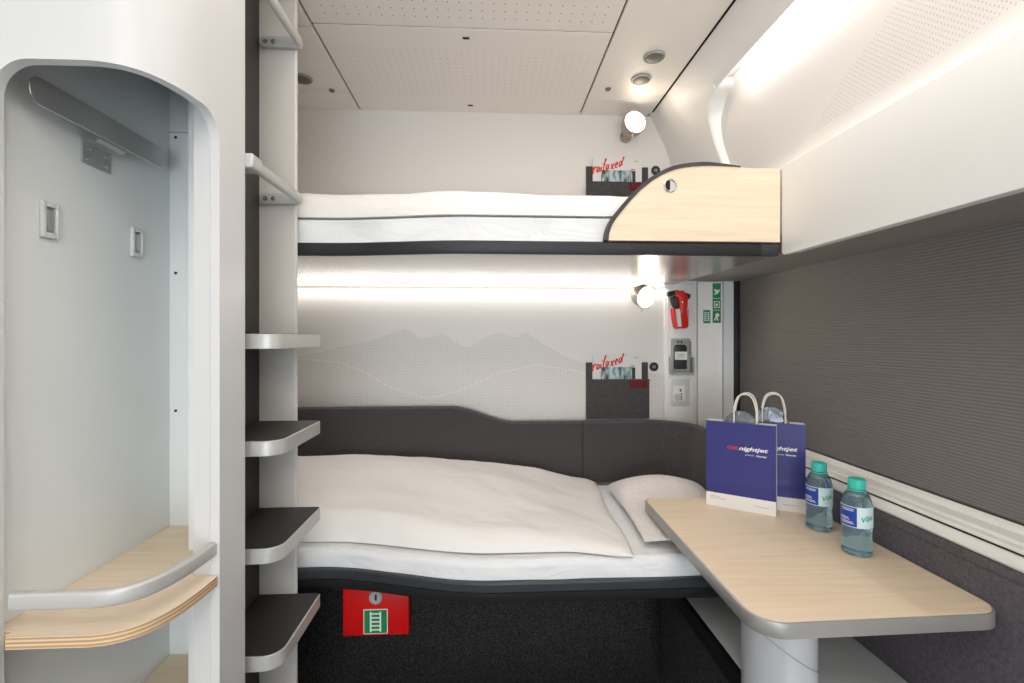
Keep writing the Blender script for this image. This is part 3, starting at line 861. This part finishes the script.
def magazine(label, x, z):
    t = thing('magazine', label, 'magazine', (x, D-.014, z), 0, 'magazines in the wall pockets')
    obj('pages', B(-.109, .109, -.0025, .0025, 0, .268, .0005, 1), PAPER, t, local=True)
    cv = obj('cover_photo', B(-.073, .073, -.0034, -.0024, .06, .215), PICT, t, local=True)
    obj('dark_band', B(.066, .080, -.0036, -.0026, .06, .213), DGREY, t, local=True)
    obj('small_heading', B(.060, .078, -.0035, -.0026, .218, .222), TEXTR, t, local=True)
    obj('small_heading', B(.075, .095, -.0035, -.0026, .254, .257), GREYP, t, local=True)
    w = stroke_word(.148); xf(w, Matrix.Translation((-.112, -.0042, .196)) )
    obj('lettering', w, SCRIPT, t, local=True, label='red handwritten title')
    return t
g1 = magazine('magazine titled railaxed in pocket below the lower reading lamp', .567, .953)
g2 = dup(g1, 'magazine titled railaxed in pocket beside the upper reading lamp', (.568, D-.014, 1.817))
def button(label, x, z):
    o = obj('wall_button', lathe(bmesh.new(), [(.020, 0), (.020, .004), (.0185, .006), (.017, .006), (.016, .0045)], (x, D-.0002, z), (0, -1, 0), 28), DGREY)
    o = tag(o, label, 'button', 'round dark wall buttons')
    q = bmesh.new(); box(q, x-.006, x-.002, D-.0055, D-.0044, z-.006, z+.006); box(q, x+.002, x+.006, D-.0055, D-.0044, z-.006, z+.006)
    obj('symbol', q, GREYP, o)
button('round dark button beside the lower wall pocket', .736, 1.168)
button('round dark button beside the upper wall pocket', .744, 2.040)

# ------------------------------------------------------------------ wall devices on the corner panel
YD = D-.0125
eh = thing('emergency_hammer', 'red emergency hammer in dark holder on the corner panel', 'emergency hammer', (.845, YD, 1.42))
hol = prism(bmesh.new(), [(.815, 1.474), (.868, 1.490), (.893, 1.484), (.890, 1.432), (.872, 1.424), (.832, 1.428), (.822, 1.44)], 1, YD-.014, YD-.0005, .003)
obj('holder', hol, DGREY, eh)
hd = bmesh.new(); tube(hd, [(.800, YD-.028, 1.486), (.835, YD-.028, 1.494), (.893, YD-.028, 1.476)], .012, 14)
lathe(hd, [(.009, 0), (.0115, .004), (.0115, .016)], (.796, YD-.028, 1.485), (1, 0, .2), 14)
obj('hammer_head', hd, DGREY, eh)
neck = prism(bmesh.new(), [(.826, 1.500), (.862, 1.502), (.882, 1.478), (.880, 1.43), (.872, 1.40), (.850, 1.40), (.850, 1.44), (.846, 1.470), (.824, 1.478)], 1, YD-.044, YD-.018, .004)
obj('hammer_neck', neck, REDP, eh)
hdl = bmesh.new()
hp = [(.818, 1.424), (.850, 1.428), (.878, 1.420), (.884, 1.38), (.886, 1.345), (.878, 1.338), (.836, 1.336), (.828, 1.345), (.820, 1.39)]
prism(hdl, hp, 1, YD-.040, YD-.0005, .005)
for i in range(7): box(hdl, .856, .885, YD-.0425, YD-.038, 1.352+i*.010, 1.357+i*.010, .001, 1)
hh_ = obj('handle', hdl, REDP, eh)
obj('handle_label', prism(bmesh.new(), [(.826, 1.420), (.846, 1.423), (.853, 1.346), (.838, 1.345)], 1, YD-.0412, YD-.0396), LUMI, hh_)
obj('rivet', lathe(bmesh.new(), [(.004, 0), (.004, .002), (.002, .003)], (.858, YD-.044, 1.452), (0, -1, 0), 12), CHROME, eh)

for ch in eh.children: ch.location.x -= .013
hs = thing('call_unit', 'grey call unit with black front below the red hammer', 'call unit', (.85, YD, 1.21))
obj('cradle', B(.808, .892, YD-.016, YD-.0005, 1.142, 1.292, .004), GREYP, hs)
cc = bmesh.new(); box(cc, .799, .806, YD-.034, YD-.0005, 1.147, 1.212, .003); box(cc, .895, .901, YD-.034, YD-.0005, 1.142, 1.212, .003)
box(cc, .799, .901, YD-.034, YD-.002, 1.134, 1.146, .003)
obj('holder_arms', cc, GREYP, hs)
for i in range(8): pass
rb = bmesh.new()
for i in range(7): box(rb, .886, .894, YD-.0185, YD-.015, 1.218+i*.0095, 1.223+i*.0095, .0008, 1)
obj('grip_ribs', rb, DGREY, hs)
ht = obj('front', prism(bmesh.new(), round_poly([(.815, 1.160), (.870, 1.160), (.870, 1.266), (.815, 1.266)], [.006, .006, .014, .014], 5), 1, YD-.028, YD-.0165, .003), DGREY, hs)
obj('label_plate', B(.815, .871, YD-.0295, YD-.0275, 1.200, 1.236, .001, 1), LUMI, ht)
ln = bmesh.new()
box(ln, .829, .859, YD-.0302, YD-.0294, 1.221, 1.2245); box(ln, .829, .859, YD-.0302, YD-.0294, 1.212, 1.2145)
obj('printed_line', ln, GREYP, ht)
for x in (.835, .850): obj('indicator', B(x-.004, x+.004, YD-.0175, YD-.0158, 1.273, 1.283, .001, 1), DGREY, hs)

ol = thing('power_outlet', 'white power outlet plate below the grey call unit', 'power outlet', (.849, YD, 1.05))
obj('plate', B(.809, .889, YD-.009, YD-.0005, .995, 1.113, .004, 3), LGREY, ol)
fc_ = obj('socket_face', B(.817, .868, YD-.0105, YD-.0085, 1.018, 1.085, .002), WHITE, ol)
hl = bmesh.new()
for x, z in ((.848, 1.062), (.852, 1.048), (.852, 1.036), (.852, 1.025), (.834, 1.034)):
    lathe(hl, [(.0036, 0), (.0036, .0006)], (x, YD-.0104, z), (0, -1, 0), 12)
box(hl, .843, .853, YD-.0112, YD-.0102, 1.066, 1.0705)
tube(hl, [(.834+.012*math.cos(a), YD-.0106, 1.034+.012*math.sin(a)) for a in [2*PI*i/20 for i in range(21)]], .0012, 5)
obj('socket_holes', hl, DGREY, fc_)

# green signs on the angled corner panel
def sign_y(x): return D-.018-(x-.929)*.016/.103
def ysign(name, label, x0, x1, z0, z1):
    t = thing(name, label, 'sign', ((x0+x1)/2, sign_y((x0+x1)/2), z0))
    ang = -math.atan2(.016, .103); t.rotation_euler = (0, 0, ang)
    w = (x1-x0)/2
    obj('plate', B(-w, w, -.0016, -.0003, 0, z1-z0), GREEN, t, local=True)
    return t, w
s1, w = ysign('safety_sign', 'tall green safety sign strip with white pictograms beside the blind', .990, 1.025, 1.362, 1.537)
pg = bmesh.new()
h_ = .171
prism(pg, [(-.012, .012), (-.004, .030), (-.006, .040), (.006, .044), (.012, .032), (.003, .026), (.008, .010), (.002, .010), (-.002, .022), (-.008, .010)], 1, -.0024, -.0015)
for a in ((-.012, -.009, .066, .096), (.009, .012, .066, .096), (-.009, .009, .093, .096), (-.009, .009, .066, .069), (-.005, .004, .074, .086)): box(pg, a[0], a[1], -.0024, -.0015, a[2], a[3])
prism(pg, [(-.013, .124), (.002, .128), (.012, .140), (.010, .150), (.002, .143), (-.006, .150), (-.012, .146), (-.005, .136)], 1, -.0024, -.0015)
for z in (.056, .108): box(pg, -w, w, -.0024, -.0015, z-.001, z+.001)
obj('pictogram', pg, LUMI, s1, local=True)
s2, w = ysign('safety_sign', 'small green ladder sign left of the tall green strip', .951, .981, 1.361, 1.419)
s2.name = 'ladder_sign'; ORG['ladder_sign'] = ORG['safety_sign.001'].copy()
def ladder_mark(bm, x0, x1, z0, z1, y0, y1, rungs, t):
    box(bm, x0, x0+t, y0, y1, z0, z1); box(bm, x1-t, x1, y0, y1, z0, z1)
    for i in range(rungs):
        z = z0+(z1-z0)*(i+.5)/rungs; box(bm, x0+t, x1-t, y0, y1, z-t*.45, z+t*.45)
lm = bmesh.new(); ladder_mark(lm, -.010, .010, .008, .050, -.0024, -.0015, 5, .0032)
obj('pictogram', lm, LUMI, s2, local=True)

# red ladder box below the lower bunk
rb_ = thing('emergency_ladder_box', 'red box with green ladder sign under the lower bunk', 'box', (-.335, 1.45, .41))
obj('casing', B(-.430, -.236, 1.446, 1.50, .412, .5655, .003), RED, rb_)
lc = obj('lock', lathe(bmesh.new(), [(.0195, 0), (.0195, .004), (.0175, .006), (.015, .006), (.013, .002)], (-.333, 1.4462, .526), (0, -1, 0), 28), mat('satin lock', (198, 198, 200), .3, .35, noise_scale=200, bump=.02), rb_)
obj('key_slot', B(-.336, -.330, 1.4425, 1.4455, .517, .535, .001, 1), DGREY, lc)
sg = obj('sign_plate', B(-.369, -.298, 1.4445, 1.4462, .418, .491), LUMI, rb_)
obj('green_field', B(-.3665, -.3005, 1.4437, 1.4447, .4205, .4885), GREEN, sg)
lm = bmesh.new(); ladder_mark(lm, -.350, -.317, .425, .484, 1.4428, 1.4439, 5, .0045)
obj('pictogram', lm, LUMI, sg)

# ------------------------------------------------------------------ table and plinth
pn = thing('plinth_bench', 'low white plinth running along the window wall under the table', 'plinth', (.82, .9, 0))
obj('top_board', B(.645, 1.0285, -.3, 2.06, .434, .454, .003), PLINTH, pn)
obj('black_edge', B(.628, .6445, -.3, 2.06, .40, .452, .002), BLACKRAIL, pn)
obj('carpeted_side', B(.66, 1.0285, -.3, 1.80, 0, .4335), CARPET, pn)

tb = thing('folding_table', 'birch topped table with grey rounded edge on silver column', 'table', (.72, 1.24, .454))
tpoly = [(.512, .884), (1.027, .896), (1.027, 1.598), (.522, 1.598)]
ov = round_poly(tpoly, [.060, .050, .004, .030], 12)
inn = round_poly([(.5165, .8885), (1.0225, .9005), (1.0225, 1.5945), (.5265, 1.5945)], [.0565, .047, .003, .027], 12)
obj('table_top', prism(bmesh.new(), inn, 2, .750, .7552), WOODX, tb)
obj('edge_band', prism(bmesh.new(), ov, 2, .7235, .7545, .0015), TABLEEDGE, tb)
cl = obj('column', lathe(bmesh.new(), [(.098, .454), (.099, .60), (.100, .69), (.104, .705), (.104, .7233)], (.684, 1.10, 0), (0, 0, 1), 48, sx=.81, sy=.80), COLUMN, tb)
sl = [(.684+.0808*math.cos(a), 1.10+.0800*math.sin(a), .585-.055*math.cos(a)) for a in [PI+PI*i/30 for i in range(31)]]
obj('seam', tube(bmesh.new(), sl, .0012, 6), GREYP, cl)

# ------------------------------------------------------------------ gift bags
BW, BH, BD = .200, .274, .036
def bag(name_label, loc, rz, hx):
    t = thing('gift_bag', name_label, 'paper bag', loc, rz, 'blue paper gift bags on the table')
    s = bmesh.new(); w = BW/2; e = .0012
    box(s, -w, -w+e, 0, BD, 0, BH); box(s, w-e, w, 0, BD, 0, BH)
    box(s, -w, w, BD-e, BD, 0, BH); box(s, -w, w, 0, BD, 0, e); box(s, -w+e, w-e, .0006, .0018, 0, BH)
    body = obj('bag_body', s, PAPER, t, local=True)
    # blue printed front with a fold crease
    f = bmesh.new()
    rows = []
    for k in range(25):
        z = .044+(BH-.044)*k/24
        row = []
        for j in range(21):
            x = -w+BW*j/20
            y = -.0004-.0012*math.exp(-((z-.083)/.004)**2)-.0007*abs(noise.noise(Vector((x*18, z*14, 1))))
            row.append(f.verts.new((x, y, z)))
        rows.append(row)
    for a, b in zip(rows, rows[1:]):
        for j in range(20): f.faces.new((a[j], a[j+1], b[j+1], b[j]))
    ret = bmesh.ops.extrude_face_region(f, geom=f.faces[:])
    for v in [g for g in ret['geom'] if isinstance(g, bmesh.types.BMVert)]: v.co.y = .0005
    obj('front_print', f, BAGBLUE, t, local=True, angle=60)
    obj('rear_print', B(-w, w, BD, BD+.0008, .044, BH), BAGBLUE, t, local=True)
    b1, wd = text_bm('ÖBB', .019, .0003, .2, 1.08); k = .030/wd
    xf(b1, Matrix.Translation((-.038, -.0022, .190)) @ UPRIGHT @ Matrix.Diagonal((k, .72, 1, 1))); obj('lettering', b1, TEXTR, t, local=True, label='red lettering')
    b2, wd = text_bm('nightjet', .020, .0005, .25, 1.0); k = .082/wd
    xf(b2, Matrix.Translation((-.004, -.0022, .190)) @ UPRIGHT @ Matrix.Diagonal((k, .85, 1, 1))); obj('lettering', b2, TEXTW, t, local=True, label='white lettering')
    b3, wd = text_bm('powered by', .008, 0, .1); k = .026/wd
    xf(b3, Matrix.Translation((.015, -.0022, .175)) @ UPRIGHT @ Matrix.Diagonal((k, .8, 1, 1))); obj('lettering', b3, TEXTW, t, local=True)
    b4, wd = text_bm('Newrest', .010, .0002, .1); k = .028/wd
    xf(b4, Matrix.Translation((.046, -.0022, .174)) @ UPRIGHT @ Matrix.Diagonal((k, .85, 1, 1))); obj('lettering', b4, TEXTW, t, local=True)
    # fine grey lines of small print on the white band
    pr2 = bmesh.new()
    pr2.free()
    for q in ((-.088, -.060, .031), (-.088, -.042, .025), (.038, .082, .020)):
        obj('small_print', B(q[0], q[1], -.0003, .0004, q[2], q[2]+.0013), GREYP, t, local=True)
    for y in (.006, BD-.006):
        lean = -.006 if y < .02 else .004
        pts = [(hx-.030, y, BH-.035), (hx-.030, y, BH+.012), (hx-.029, y+lean, BH+.045), (hx-.020, y+lean*1.6, BH+.078), (hx-.006, y+lean*1.8, BH+.090), (hx+.012, y+lean*1.8, BH+.090), (hx+.025, y+lean*1.6, BH+.077), (hx+.033, y+lean, BH+.045), (hx+.034, y, BH+.012), (hx+.034, y, BH-.035)]
        obj('handle', tube(bmesh.new(), catmull(pts, 6), .0024, 8), CORDW, t, local=True)
    return t
def wrap(label, loc, rz, w, h, seed):
    bm = bmesh.new(); n, m = 72, 44
    rings = []
    for j in range(m+1):
        v = j/m; ring = []
        r = 1 if v < .62 else math.sqrt(max(.004, 1-((v-.62)/.385)**2.4))
        for i in range(n):
            a = 2*PI*i/n
            cr = abs(noise.noise(Vector((math.cos(a)*4+seed, math.sin(a)*3, v*16))))+.5*abs(noise.noise(Vector((math.cos(a)*9+seed, 5, v*34))))
            y = .0078*r*math.sin(a)*(1-.5*cr)
            ring.append(bm.verts.new((w/2*r*math.cos(a)*(1-.10*cr), y, .004+h*v*(1-.03*cr))))
        rings.append(ring)
    for a, b in zip(rings, rings[1:]):
        for i in range(n): bm.faces.new((a[i], a[(i+1) % n], b[(i+1) % n], b[i]))
    bm.faces.new(rings[0][::-1]); bm.faces.new(rings[-1])
    o = obj('wrapped_pack', bm, WRAP, None, 25)
    o.location = loc; o.rotation_euler = (0, 0, rz)
    tag(o, label, 'wrapped pack', 'plastic wrapped packs in the bags')
    return o
TZ = .7555
a1 = math.radians(-36); a2 = math.radians(-27)
b1 = bag('blue paper gift bag standing in front of another on the table', (.791, 1.471, TZ), a1, .012)
b2_ = dup(b1, 'blue paper gift bag half hidden behind another, nearer the window', (.887, 1.4755, TZ), a2)
def inside(loc, rz, dx, dy=.018):
    return (loc[0]+math.cos(rz)*dx-math.sin(rz)*dy, loc[1]+math.sin(rz)*dx+math.cos(rz)*dy, loc[2]+.001)
wrap('grey plastic wrapped pack poking out of the front gift bag', inside((.791, 1.471, TZ), a1, .0), a1, .13, .306, 1.1)
wrap('grey plastic wrapped pack poking out of the rear gift bag', inside((.887, 1.4755, TZ), a2, .005), a2, .13, .318, 4.4)

# ------------------------------------------------------------------ bottles
def bottle(label, loc, rz):
    t = thing('water_bottle', label, 'bottle', loc, rz, 'water bottles on the table')
    pr_ = [(.020, .004), (.031, .0005), (.0375, .004), (.039, .010), (.0385, .045), (.0375, .056), (.0385, .066), (.039, .110), (.0385, .128), (.036, .143), (.030, .156), (.0235, .164), (.0215, .168), (.0215, .176)]
    bm = bmesh.new(); lathe(bm, [(p.x, p.y) for p in catmull([(a, b, 0) for a, b in pr_], 3)], n=40)
    obj('bottle_body', bm, PET, t, local=True, angle=60)
    wt = [(.018, .007), (.030, .004), (.0355, .007), (.037, .012), (.0365, .045), (.0355, .056), (.0365, .066), (.037, .110), (.0365, .127), (.034, .141), (.029, .152)]
    obj('water', lathe(bmesh.new(), wt, n=40), WATER, t, local=True, angle=60)
    cp = bmesh.new(); lathe(cp, [(.0225, .170), (.0232, .172), (.0232, .190), (.0222, .1935), (.019, .195)], n=36)
    for i in range(30):
        a = 2*PI*i/30; box(cp, 0, 0, 0, 0, 0, 0) if False else None
    obj('cap', cp, CAPM, t, local=True)
    obj('neck_ring', lathe(bmesh.new(), [(.0235, .1645), (.0245, .166), (.0235, .168)], n=36), CAPM, t, local=True)
    def arc(a0, a1, r, z0, z1, th=.0006):
        bm = bmesh.new(); n = 24; R = []
        for i in range(n+1):
            a = math.radians(a0+(a1-a0)*i/n)
            R.append([bm.verts.new((rr*math.cos(a), rr*math.sin(a), z)) for rr, z in ((r, z0), (r+th, z0), (r+th, z1), (r, z1))])
        for a, b in zip(R, R[1:]):
            for j in range(4): bm.faces.new((a[j], a[(j+1) % 4], b[(j+1) % 4], b[j]))
        bm.faces.new(R[0]); bm.faces.new(R[-1]); return bm
    lb_ = obj('label_band', arc(-235, -50, .0395, .075, .128), LWHITE, t, local=True)
    obj('label_field', arc(-222, -146, .0402, .077, .126), LBLUE, t, local=True)
    pl_ = bmesh.new()
    for z, a0, a1 in ((.121, -208, -156), (.117, -206, -158), (.098, -214, -176), (.094, -214, -172), (.088, -214, -160), (.084, -212, -156)):
        merge(pl_, arc(a0, a1, .0409, z-.0006, z+.0008, .0003))
    obj('small_print', pl_, TEXTW, t, local=True)
    tx, wd = text_bm('Vös', .016, .0004, .15); k = .034/wd
    for v in tx.verts:
        x = v.co.x*k; z = v.co.y*1.15; a = math.radians(-134)+x/.041
        r = .0405+max(0, v.co.z)
        v.co = Vector((r*math.cos(a), r*math.sin(a), .090+z+x*.25))
    obj('lettering', tx, LGREEN, t, local=True, label='green lettering')
    return t
w1 = bottle('water bottle with turquoise cap closer to the gift bags', (.942, 1.322, TZ), math.radians(18))
w2_ = dup(w1, 'water bottle with turquoise cap nearer the free end of the table', (.930, 1.167, TZ), math.radians(18))
for o in (w1, w2_): o.scale = (.84, .84, .965)

# ------------------------------------------------------------------ ceiling fittings
def downlight(label, x, y, r=.038):
    t = thing('ceiling_vent', label, 'ceiling vent', (x, y, ZC), 0, 'round grey ceiling vents')
    obj('ring', lathe(bmesh.new(), [(r, 0), (r, .002), (r*.92, .006), (r*.82, .006), (r*.80, .001)], (0, 0, -.0002), (0, 0, -1), 32), GREYP, t, local=True)
    obj('insert', lathe(bmesh.new(), [(r*.79, 0), (r*.74, .006), (r*.5, .009), (.004, .010)], (0, 0, -.0004), (0, 0, -1), 32), SPK, t, local=True)
    return t
c1 = downlight('round grey ceiling vent farther from the upper reading lamp of the two', .580, 1.650)
dup(c1, 'round grey ceiling vent nearest the upper reading lamp', (.580, 1.795, ZC))
dup(c1, 'round grey ceiling vent partly hidden behind the ladder upright', (-.703, 1.855, ZC))
def knob(label, x, y):
    t = obj('ceiling_latch', lathe(bmesh.new(), [(.011, 0), (.011, .002), (.009, .006), (.007, .007), (.005, .004)], (x, y, ZC-.0002), (0, 0, -1), 20), SPK)
    tag(t, label, 'latch', 'small round ceiling latches')
knob('small round metal latch in the left ceiling panel, beside the perforated panel', -.619, 1.938)
knob('small round metal latch in the right ceiling panel, near the reading lamp', .473, 1.872)
knob('small round metal latch close beside the top of the ladder upright', -.568, 1.425)
def slot(label, x, y):
    t = obj('ceiling_slot', B(x-.011, x+.011, y-.005, y+.005, ZC-.003, ZC-.0002, .002), DGREY)
    obj('slot_key', B(x-.006, x+.006, y-.0015, y+.0015, ZC-.0042, ZC-.0028), BLACK, t)
    tag(t, label, 'fastener', 'dark fasteners in the perforated panel')
slot('small dark oblong fastener at near edge of the rear perforated ceiling panel', -.072, 1.578)
slot('small dark oblong fastener at the wall edge of the ceiling panel', -.074, 2.035)

# ------------------------------------------------------------------ strip lights
ls = obj('strip_light', B(-.92, .775, D-.012, D-.0005, 1.5335-.008, 1.5335, .001, 1), LEDM)
tag(ls, 'thin glowing strip light along the wall under the upper bunk', 'strip light')
obj('mounting_profile', B(-.92, .775, D-.0135, D-.012, 1.5322, 1.5338), ALU, ls)
l2 = obj('strip_light', B(.7975, .802, -3.1, YR-.10, 2.178, 2.190), LEDM)
tag(l2, 'glowing strip light hidden in the cove above the window', 'strip light')

def area(name, loc, rot, sx, sy, e, col):
    L = bpy.data.lights.new(name, 'AREA'); L.shape = 'RECTANGLE'; L.size = sx; L.size_y = sy; L.energy = e; L.color = col
    o = bpy.data.objects.new(name, L); C.objects.link(o); o.location = loc; o.rotation_euler = rot
    return o
WARM = (1, .92, .84); NEUT = (1, .96, .91); COOL = (.80, .91, 1)
area('strip_glow', (-.07, D-.022, 1.522), (math.radians(-22), 0, 0), 1.69, .010, 1.6, (1, .95, .89))
area('cove_glow', (.806, .2, 2.184), (0, math.radians(-50), 0), .010, 2.6, 3.2, (1, .96, .92))
area('ceiling_light', (.05, .90, 2.27), (0, 0, 0), 1.0, .8, 3.0, WARM)
area('middle_top_fill', (.05, -.25, 2.27), (0, 0, 0), .7, .6, 6, WARM)  # unseen warm fill, added behind the camera to brighten the table top
area('rear_top_fill', (-.1, -1.8, 2.27), (0, 0, 0), 1.2, 1.2, 14, WARM)  # added warm fill out of view, lifts the overall frontal brightness
area('rear_cool_fill', (.05, -3.1, 1.05), (math.radians(112), 0, 0), 1.9, 1.9, 52, (.82, .92, 1))  # added cool fill behind the camera, tilted up to brighten the ceiling; no doorway built

wd_ = bpy.data.worlds.new('room_air'); S.world = wd_; wd_.use_nodes = True
wd_.node_tree.nodes['Background'].inputs[0].default_value = (.75, .80, .85, 1)
wd_.node_tree.nodes['Background'].inputs[1].default_value = .25

# ------------------------------------------------------------------ camera and view
cam = bpy.data.cameras.new('camera'); co_ = bpy.data.objects.new('camera', cam); C.objects.link(co_)
cam.sensor_width = 36; cam.lens = 480/1024*36; cam.clip_start = .02
cam.shift_y = -(341.5-337)/1024
co_.location = (0, 0, 1.30)
co_.rotation_euler = (math.radians(90), 0, -math.atan(24/480))
S.camera = co_
S.view_settings.view_transform = 'Standard'; S.view_settings.look = 'None'
S.view_settings.gamma = 1; S.view_settings.use_curve_mapping = False
S.view_settings.exposure = .56
